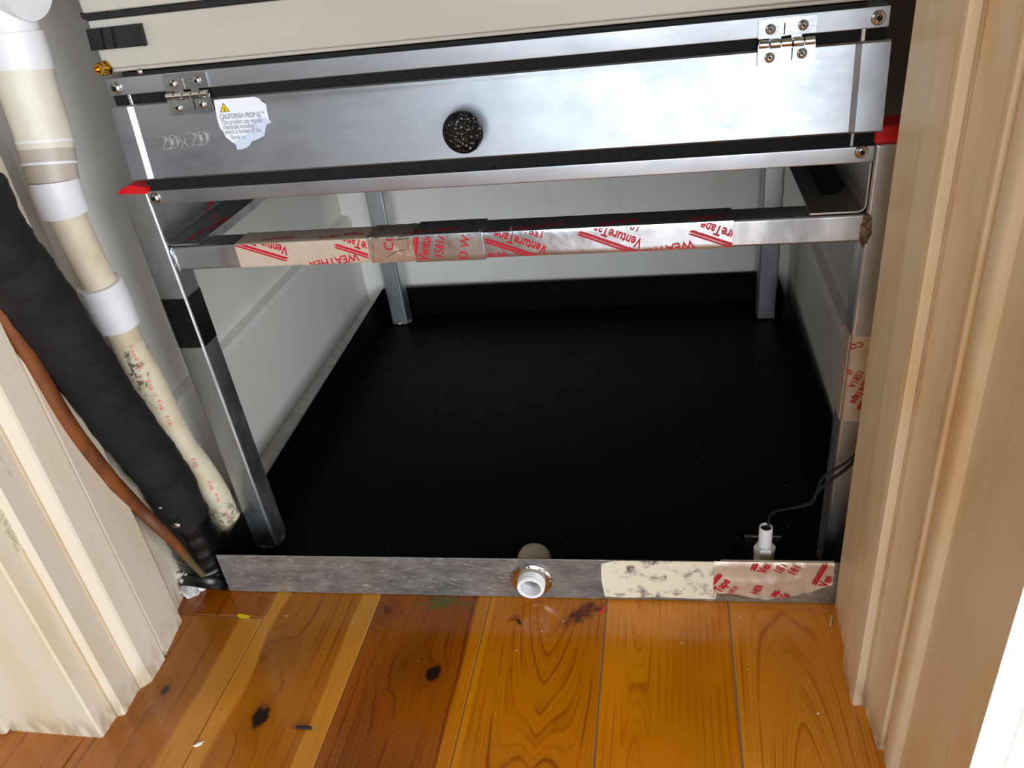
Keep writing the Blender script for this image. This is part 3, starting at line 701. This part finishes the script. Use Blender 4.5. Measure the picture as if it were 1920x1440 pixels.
# hinges
def hinge(cx, tilt):
    h = bpy.data.objects.new('hinge', None); SC.collection.objects.link(h); h.parent = fb
    h.matrix_basis = wm(fb).inverted() @ Matrix.Translation((cx, BY, .4610)); h.empty_display_size = .01
    W = .0178; zc = .4608; s = .0136
    HF = Face((cx, BY - .0002, zc), (1, 0, 0), (0, 0, 1))
    # upper leaf with two tongues to the pin
    up = [(-W, .0030), (-W, s + .0012), (W, s + .0012), (W, .0042), (W * .52, .0042), (W * .52, .0005), (W * .16, .0005), (W * .16, .0042), (-W * .20, .0036), (-W * .20, .0005), (-W * .6, .0005), (-W * .6, .0030)]
    bm = BM(); face_poly(bm, HF, up, .0002, .0012); link('hinge_leaf', bm, 'zinc', h)
    H2 = Face((cx, BY - .0022, zc), (1, 0, 0), (0, 0.06, 1))
    dn = [(-W, -.0005), (-W, -s), (W, -s), (W, -.0005), (W * .55, -.0005), (W * .55, -.0036), (-W * .55, -.0036), (-W * .55, -.0005)]
    dn = [(-W, .0), (-W, -s), (W, -s), (W, .0), (W * .6, .0), (W * .6, -.0030), (W * .18, -.0030), (W * .18, .0), (-W * .2, .0), (-W * .2, -.0030), (-W * .6, -.0030), (-W * .6, .0)]
    bm = BM(); face_poly(bm, H2, dn[::-1], .0002, .0012); link('hinge_leaf', bm, 'zinc', h)
    for k in range(5):
        x0 = -W + k * 2 * W / 5 + .0003; x1 = -W + (k + 1) * 2 * W / 5 - .0003
        bm = BM(); lathe(bm, [(0, x0), (.0021, x0), (.0026, x0 + .0004), (.0026, x1 - .0004), (.0021, x1), (0, x1)], axis_m((cx, BY - .0034, zc), (1, 0, 0)), 16); link('hinge_knuckle', bm, 'bright_rivet', h, True)
    for (u, v, F) in ((-W * .58, s * .62, HF), (W * .55, s * .68, HF), (-W * .58, -s * .62, H2), (W * .55, -s * .55, H2)):
        rivet('rivet', F, u, v, .0033, h, .0011)
        bm = BM(); lathe(bm, [(0, 0), (.0009, 0), (.0009, .0022), (0, .0022)], axis_m(F.p(u, v, .0011), F.n), 8); link('rivet_hole', bm, 'dark_gap', h)
    for (u, v0_, v1_, F) in ((-.002, .0045, .0115, HF), (.0032, -.0110, -.0035, H2)):
        bm = BM(); face_poly(bm, F, [(u, v0_), (u + .0007, v0_), (u + .0007, v1_), (u, v1_)], .0011, .0014); link('leaf_slot', bm, 'dark_gap' if F is H2 or cx > .3 else 'bright_rivet', h)
hinge(.0828, 0); hinge(.5105, 0)
# open base channel under the box (rounded folded sides resting on the rail)
def channel(xo, sgn, wf, mat):
    t = .0012; z0, z1 = RZ1 + .0012, .3776; r = .006; y0 = BY + .0008
    outer = [(xo, z1)] + [(xo + sgn * (r - r * math.cos(a_)), z0 + r - r * math.sin(a_)) for a_ in [math.pi / 2 * k / 6 for k in range(7)]] + [(xo + sgn * wf, z0)]
    inner = [(xo + sgn * wf, z0 + t)] + [(xo + sgn * (r - (r - t) * math.sin(a_)), z0 + r - (r - t) * math.cos(a_)) for a_ in [math.pi / 2 * k / 6 for k in range(7)]] + [(xo + sgn * t, z1)]
    bm = BM(); prism(bm, [(x, y0, z) for x, z in outer + inner], (0, .50, 0)); return link('base_channel', bm, mat, fb, True)
channel(.0192, 1, .030, 'foil_dark'); channel(.5722, -1, .038, 'mill_aluminium')
# small return flange round the right opening, tape inside
FB = Face((0, 0, RZ1 + .0025), (1, 0, 0), (0, 1, 0))
bm = BM(); face_poly(bm, FB, [FB.uv(*p) for p in ((1541, 367), (1566, 365), (1590, 345), (1570, 300), (1530, 270), (1512, 312))], .0, .0004); link('black_tape', bm, 'black_vinyl', fb)
LFc = Face((.0206, 0, 0), (0, 1, 0), (0, 0, 1))
bm = BM(); add_print(bm, LFc, 'VentureTape', (.17, .372), math.radians(215), .011, (.07, .345, .2, .3765), .02, .0002)
fbz = Face((0, 0, RZ1 + .0026), (1, 0, 0), (0, 1, 0))
add_print(bm, fbz, 'VentureTape 181A', (.047, .13), math.radians(255), .009, (.024, .07, .049, .2), .02, .0002); link('tape_print', bm, 'red_ink', fb)

# ================================================================= AIR HANDLER
ah = thing('air_handler', (.29, .32, .4790), 'beige enamelled air handler cabinet resting on top of the aluminium filter box', 'air handler')
CY = .0590
def cstrip(name, x0, x1, z0, z1, y0, y1, mat, bev=.001): 
    bm = BM(); box(bm, (x0, y0, z0), (x1, y1, z1), bev, 3); return link(name, bm, mat, ah, True)
cstrip('access_panel', .0212, .5620, .4838, .5172, CY, .10, 'cabinet_enamel', .0012)
cstrip('bottom_rail', .0240, .5600, .4806, .4836, CY + .0035, .10, 'cabinet_enamel', .0012)
cstrip('upper_panel', .0200, .5650, .5222, .80, CY - .0005, .10, 'cabinet_enamel', .0015)
cstrip('cabinet_body', .0225, .5600, .4792, .80, .1002, .58, 'cabinet_enamel', .001)
cstrip('seam_gasket', .0380, .5620, .5174, .5218, CY - .0008, .06, 'black_rubber', .001)
bm = BM(); prism(bm, [BF.p(*BF.uv(*p), .0018) for p in ((152, 24), (188, 19), (196, 15), (205, 25), (206, 36), (186, 40), (172, 41), (156, 34))], (0, .003, 0)); link('mastic_patch', bm, 'black_rubber', ah)
cstrip('gap_shade_sheet', .0300, .5590, .4769, .4794, CY + .006, .56, 'dark_gap', 0)  # dark sheet painting the shade in the gap under the cabinet
bm = BM(); prism(bm, [BF.p(*BF.uv(*p), -.003) for p in ((228, 141), (300, 133), (420, 124), (420, 128), (300, 142), (240, 144))], (0, .003, 0)); link('gap_shade_wedge', bm, 'black_plastic', ah)  # black wedge painting the shade where the gap widens at the left
p = BF.uv(264, 134); rivet('screw', BF, p[0], p[1], .0022, ah, .001)
# black latch
bm = BM(); quad = [BF.uv(*p) for p in ((170, 53), (270, 42), (281, 83), (180, 93))]
lt = bpy.data.objects.new('latch', None); SC.collection.objects.link(lt); lt.parent = ah; lt.matrix_basis = wm(ah).inverted() @ Matrix.Translation(BF.p(*quad[0])); lt.empty_display_size = .01
face_poly(bm, BF, quad, .0024, .0060); link('latch_plate', bm, 'black_plastic', lt)
q2 = [BF.uv(*p) for p in ((193, 53), (198, 52), (206, 90), (201, 91))]; bm = BM(); face_poly(bm, BF, q2, .006, .0078); link('latch_rib', bm, 'black_plastic', lt)
q2 = [BF.uv(*p) for p in ((214, 50), (218, 49), (226, 88), (222, 88))]; bm = BM(); face_poly(bm, BF, q2, .006, .0078); link('latch_rib', bm, 'black_plastic', lt)
q2 = [BF.uv(*p) for p in ((269, 42), (273, 42), (283, 83), (279, 84))]; bm = BM(); face_poly(bm, BF, q2, .006, .0070); link('latch_rib', bm, 'black_plastic', lt)
# brass plug
p = BF.uv(202, 126); M_ = axis_m(BF.p(p[0], p[1], .002), (.0, -1, .05))
bf = link('brass_plug', lathe(BM(), [(0, .0), (.0058, .0), (.0058, .0035), (.0052, .0045), (.0, .0045)], M_, 6), 'brass', ah)
bm = BM(); lathe(bm, [(.0, .0045), (.0046, .0045), (.0046, .0085), (.0040, .0095), (.0028, .0095), (.0024, .0070), (0, .0070)], M_, 24); link('brass_lip', bm, 'brass', ah, True)

# ================================================================= PIPES AND CABLES AT THE LEFT
pv = thing('condensate_pipe', (-.018, .05, .02), 'cream PVC condensate pipe with white couplings running down beside the left leg', 'pipe')
path = [(-.0130, .026, .585), (-.0130, .0225, .530), (-.0130, .0202, .5048), (-.0135, .0171, .4839), (-.0135, .0140, .4513), (-.0135, .0060, .4184), (-.0138, .0045, .3925), (-.0145, .0080, .3550), (-.0145, .0120, .3216), (-.0145, .0145, .2781), (-.0145, .0236, .2071), (-.0142, .0300, .1626), (-.0145, .0415, .1276), (-.0150, .0500, .0850), (-.0155, .0560, .0496), (-.0160, .060, .020)]
fine = spline(path, 10)
def atz(z):
    for a_, b_ in zip(fine, fine[1:]):
        if b_[2] <= z <= a_[2]:
            t = (a_[2] - z) / max(1e-9, a_[2] - b_[2]); return tuple(p + (q_ - p) * t for p, q_ in zip(a_, b_))
    return fine[-1]
def seg(z1, z0):
    n = max(2, int((z1 - z0) / .004)); return [atz(z1 + (z0 - z1) * k / n) for k in range(n + 1)]
def pipeseg(name, z1, z0, r, mat, parent=pv, bulge=None):
    P = seg(z1, z0); rr = [r if not callable(r) else r(p[2]) for p in P]
    bm = BM(); tube(bm, P, rr, 28); return link(name, bm, mat, parent, True)
pipeseg('pipe', .43, .275, .0133, 'pvc_aged')
pipeseg('pipe', .300, .02, lambda z: .0131 + .0014 * math.exp(-((z - .235) / .03) ** 2) + .0010 * math.exp(-((z - .085) / .02) ** 2) - .0012 * math.exp(-((z - .14) / .02) ** 2), 'pvc_dirty')['label'] = 'aged pipe length with mould stains and red print'
pipeseg('coupling', .418, .3935, .0172, 'pvc_white'); pipeseg('coupling', .333, .293, .0172, 'pvc_white')
pipeseg('coupling_ring', .3150, .3135, .0176, 'pvc_white')
pipeseg('reducer', .495, .440, lambda z: .0198 - .0008 * ((.495 - z) / .055) ** 2, 'pvc_cream')
pipeseg('collar', .4455, .4300, .0186, 'pvc_grey'); pipeseg('collar', .4310, .4180, .0175, 'pvc_grey')
pipeseg('seam_ring', .4462, .4444, .0196, 'pvc_white'); pipeseg('seam_ring', .4310, .4292, .0190, 'pvc_white')
pipeseg('coupling', .5175, .4935, .0208, 'pvc_white'); pipeseg('tee_neck', .5330, .5170, lambda z: .0185 + .0012 * math.sin((z - .517) / .016 * math.pi), 'pvc_white')
# tee fitting at the top
bm = BM(); tube(bm, [(-.060, .034, .556), (-.035, .029, .552), (-.004, .023, .546)], [.0185, .0190, .0190], 28); link('tee_fitting', bm, 'pvc_white', pv, True)
bm = BM(); tube(bm, [(-.002, .023, .5475), (.014, .0205, .544)], .0210, 30); link('tee_socket', bm, 'pvc_white', pv, True)
# red measuring print
for i, (px, py) in enumerate([(251, 630), (269, 657), (286, 690), (310, 735), (325, 763), (370, 842), (393, 890), (408, 914), (426, 948)]):
    z = at(px, py, 'x', -.008).z; P = min(fine, key=lambda p: abs(p[2] - z)); c_ = Vector(P)
    d = Vector((.72, -.69, 0)).normalized(); r = .0134 + (.0014 * math.exp(-((z - .235) / .03) ** 2) if z > .13 else .0010 * math.exp(-((z - .085) / .02) ** 2))
    side = Vector((.69, .72, 0)).normalized(); o_ = c_ + d * (r + .0001)
    bm = BM()
    for k, (dz, w_) in enumerate(((0, .0030), (-.0045, .0018), (-.008, .0024))):
        a_ = o_ + Vector((0, 0, dz)) - side * w_ / 2; prism(bm, [a_, a_ + side * w_, a_ + side * w_ + Vector((0, 0, -.0022)), a_ + Vector((0, 0, -.0022))], d * .0001)
    link('pipe_mark', bm, 'pink_ink', pv)
# embossed text lines on reducer
bm = BM()
for k, (px, py) in enumerate(((62, 188), (64, 198), (66, 207))):
    a_ = at(px - 28, py, 'y', -.0058); b_ = at(px + 14 - k * 4, py - 9, 'y', -.0058); 
ins = thing('insulated_line', (-.02, -.004, .0), 'thick black foam-insulated refrigerant line beside the white door lining', 'pipe insulation')
bp = [(-70, 350, -.004), (-20, 445, -.006), (20, 497, -.008), (71, 563, -.010), (142, 667, -.013), (220, 780, -.017), (275, 850, -.021), (315, 905, -.0245), (345, 968, -.0265), (372, 1025, -.0265), (388, 1062, -.0265)]
bp = spline([tuple(at(a_, b_, 'x', c_)) for a_, b_, c_ in bp] + [(-.0275, -.001, .004)], 8)
rnd = random.Random(5)
bm = BM(); tube(bm, bp, [.0248 - .0022 * min(1, i / 60) + .0005 * math.sin(i * .8) + .0004 * math.sin(i * 2.1) for i in range(len(bp))], 32); link('foam_sleeve', bm, 'insulation_black', ins, True)
tw = [bp[k] for k in range(len(bp)) if bp[k][2] < .088]
bm = BM(); tube(bm, tw, [.0236 + .0007 * math.sin(i * 1.9) for i in range(len(tw))], 32); link('tape_wrap', bm, 'black_vinyl', ins, True)
for px, py, r in ((300, 952, .0018), (330, 985, .0045)):
    p_ = at(px, py, 'x', -.0105 if px < 310 else -.0110); bm = BM(); bmesh.ops.create_icosphere(bm, subdivisions=2, radius=1)
    for v in bm.verts: v.co = Vector((v.co.x * r * (1 + .3 * math.sin(v.co.z * 7)), v.co.y * .0012, v.co.z * r * .6)) + p_
    link('torn_spot', bm, 'bright_rivet', ins, True)
cpz = thing('copper_line', (-.03, -.02, .0), 'thin brown copper line running down between the door lining and the black insulation', 'pipe')
cpts = spline([tuple(at(a_, b_, 'x', c_)) for a_, b_, c_ in ((-60, 490, -.024), (5, 592, -.025), (56, 675, -.026), (131, 800, -.027), (204, 895, -.029), (222, 915, -.030), (262, 955, -.031))] + [tuple(at(a_, b_, 'y', c_)) for a_, b_, c_ in ((300, 992, -.029), (331, 1022, -.022), (357, 1053, -.017), (381, 1079, -.014))], 8)
bm = BM(); tube(bm, cpts, [.0066 - .0032 * max(0, (i - 40) / 32) for i in range(len(cpts))], 18); link('copper_tube', bm, 'copper_aged', cpz, True)
wl = spline([tuple(at(a_, b_, 'x', c_)) for a_, b_, c_ in ((208, 912, -.034), (238, 940, -.035), (285, 990, -.037), (330, 1030, -.037), (362, 1068, -.037))], 6)
bm = BM(); tube(bm, wl, .0011, 8); link('pale_edge', bm, 'pvc_white', cpz, True)

# rough plaster between lining and pan
bm = BM(); bmesh.ops.create_icosphere(bm, subdivisions=4, radius=1); rnd = random.Random(9)
for v in bm.verts:
    c_ = v.co.copy(); k = 1 + .16 * math.sin(c_.x * 7 + 1) * math.sin(c_.y * 6) + .12 * math.sin(c_.z * 13 + c_.x * 8) + rnd.uniform(-.05, .05)
    v.co = Vector((c_.x * .013 * k, c_.y * .010 * k, max(0, c_.z * .018 * k + .010))) + Vector((-.0405, -.002, 0.0002))
tag(link('plaster_lump', bm, 'plaster_rough', None, True), 'rough pale plaster lump on the floor at the foot of the left door lining', 'plaster')
pq = [at(a_, b_, 'y', .010) for a_, b_ in ((200, 900), (250, 950), (330, 1030), (368, 1062), (385, 1095), (340, 1112), (290, 1100), (180, 960))]
bm = BM(); prism(bm, pq, (0, .004, 0)); tag(link('plaster_edge', bm, 'plaster_rough'), 'ragged grey plaster edge behind the left door lining', 'plaster')
bm = BM(); tube(bm, spline([(-.0480, .040, .1520), (-.0480, .052, .1500), (-.0480, .060, .1380)], 4), .0018, 8); tag(link('brown_clip', bm, 'copper_aged', None, True), 'small brown strip on the left baseboard behind the left front leg', 'clip')

# ================================================================= FLOAT SWITCH AND WIRES
fs = thing('float_switch', (.512, .033, .0488), 'white plastic float switch clipped inside the front lip of the pan', 'float switch')
P0 = at(1434, 1022, 'y', .034)
cx = P0.x
M_ = Matrix.Translation((cx, .034, 0))
bm = BM(); lathe(bm, [(0, .016), (.0085, .016), (.0088, .020), (.0088, .040)], M_, 6); lathe(bm, [(.0088, .040), (.0093, .042), (.0093, .0475), (.0080, .0500), (.0, .0500)], M_, 6); link('switch_body', bm, 'nylon', fs)
bm = BM(); lathe(bm, [(.0058, .0500), (.0058, .0700), (.0054, .0706), (.0047, .0706), (.0045, .0690), (.0045, .052), (0, .052)], M_, 28); link('switch_tube', bm, 'white_plastic', fs, True)
bm = BM(); lathe(bm, [(0, .0685), (.0044, .0685)], M_, 20); link('tube_bore', bm, 'dark_gap', fs)
bm = BM(); box(bm, (cx - .0155, .0455, .004), (cx + .0145, .0463, .0490), .0003, 1); link('bracket_plate', bm, 'black_plastic', fs)  # metal plate, the black it mirrors is put into its colour
bm = BM(); box(bm, (cx - .0160, .0440, .0488), (cx + .0150, .0466, .0500), .0003, 1); link('bracket_fold', bm, 'chrome', fs)
wr = thing('sensor_cable', (.56, .05, .05), 'pair of thin black wires looping past the right front leg to the float switch', 'cable')
def W(px, py, y): return at(px, py, 'y', y)
for k, off in enumerate((0, 1)):
    e = off * 1.0
    pts = [W(1655, 795 + 4 * e, .056), W(1617, 838 + 9 * e, .054), W(1585, 868 + 12 * e, .052), W(1556, 885 + 16 * e, .050), W(1540, 900 + 14 * e, .050), W(1531, 925, .050), W(1522, 942, .052), W(1500, 950, .058)]
    if k == 0: pts += [W(1470, 955, .056), W(1448, 962, .050), W(1442, 972, .042), W(1441, 985, .036), W(1440, 1000, .034)]
    bm = BM(); tube(bm, [Vector(p) for p in spline(pts, 6)], .0012 if k == 0 else .0015, 10); link('wire', bm, 'black_rubber', wr, True)

# ================================================================= DEBRIS ON THE BOARDS
def gpt(px, py, z=.0): return at(px, py, 'z', z)
def scrap(name, pxs, r, mat, label, cat, z=None, n=8):
    z = r if z is None else z
    bm = BM(); tube(bm, [gpt(a_, b_, z) for a_, b_ in pxs], r, n); return tag(link(name, bm, mat, None, True), label, cat)
ws = thing('wire_scrap', gpt(570, 1365), 'short black wire offcut lying on the floor beside the pale board strip, bottom left', 'wire offcut')
bm = BM(); tube(bm, [gpt(556, 1364, .0014), gpt(583, 1365, .0014)], .0014, 10); link('sheath', bm, 'black_rubber', ws, True)
bm = BM(); tube(bm, [gpt(545, 1366, .0008), gpt(557, 1364, .0013)], .0005, 6); link('bare_end', bm, 'copper_bright', ws, True)
cs = thing('wire_strands', gpt(968, 1160), 'tiny twisted copper strands with a black end just below the white outlet', 'wire offcut')
for pl in ([(953, 1166), (962, 1160), (970, 1158), (973, 1151)], [(957, 1163), (966, 1161), (973, 1159)]):
    bm = BM(); tube(bm, [gpt(a_, b_, .0008) for a_, b_ in pl], .0006, 6); link('strand', bm, 'copper_bright', cs, True)
bm = BM(); tube(bm, [gpt(971, 1162, .0011), gpt(976, 1170, .0011)], .0011, 8); link('sheath', bm, 'black_rubber', cs, True)
scrap('red_scrap', [(1124, 1150), (1135, 1137)], .0012, 'pink_plastic', 'small red plastic scrap beside the reddish knot near the pan lip', 'scrap')
scrap('white_sliver', [(1557, 1173), (1560, 1154)], .0006, 'white_chip', 'thin white sliver on the floor near the right door lining', 'scrap')
p_ = gpt(372, 1396); bm = BM(); bmesh.ops.create_icosphere(bm, subdivisions=2, radius=1)
for v in bm.verts:
    v.co = Matrix.Rotation(math.radians(35), 4, 'Z') @ Vector((v.co.x * .0042 * (1 + .2 * math.sin(v.co.y * 5)), v.co.y * .0020, max(-.2, v.co.z) * .0010 + .0003)); v.co += p_
tag(link('paint_chip', bm, 'white_chip', None, True), 'white paint chip on the pale board strip, bottom left of the floor', 'paint chip')
rnd = random.Random(12)
bm = BM()
for px, py, s_ in [(1278, 1206, .0011), (1387, 1157, .0011), (1402, 1255, .0009), (1015, 1184, .0010), (1056, 1165, .0009), (969, 1220, .0009), (1516, 1277, .0006), (537, 1155, .0012), (1534, 1338, .0016)] + [(rnd.uniform(360, 1560), rnd.uniform(1150, 1435), rnd.uniform(.0002, .0005)) for _ in range(90)]:
    c_ = gpt(px, py, .0003); b2 = bmesh.ops.create_icosphere(bm, subdivisions=1, radius=s_)
    for v in b2['verts']: v.co = Vector((v.co.x * rnd.uniform(.6, 1.2), v.co.y * .8, abs(v.co.z) * .5)) + c_
tag(link('floor_dust', bm, 'dust_white'), 'scattered pale specks of dust on the varnished boards', 'dust', kind='stuff')
bm = BM(); p_ = gpt(456, 1155)
pl = [gpt(a_, b_, .0002) for a_, b_ in ((444, 1152), (452, 1151), (462, 1153), (470, 1155), (466, 1159), (456, 1160), (447, 1157))]
prism(bm, pl, (0, 0, .0002)); tag(link('yellow_paint_spot', bm, 'yellow_ink'), 'small yellow paint spot on the board joint near the pan corner', 'paint spot')
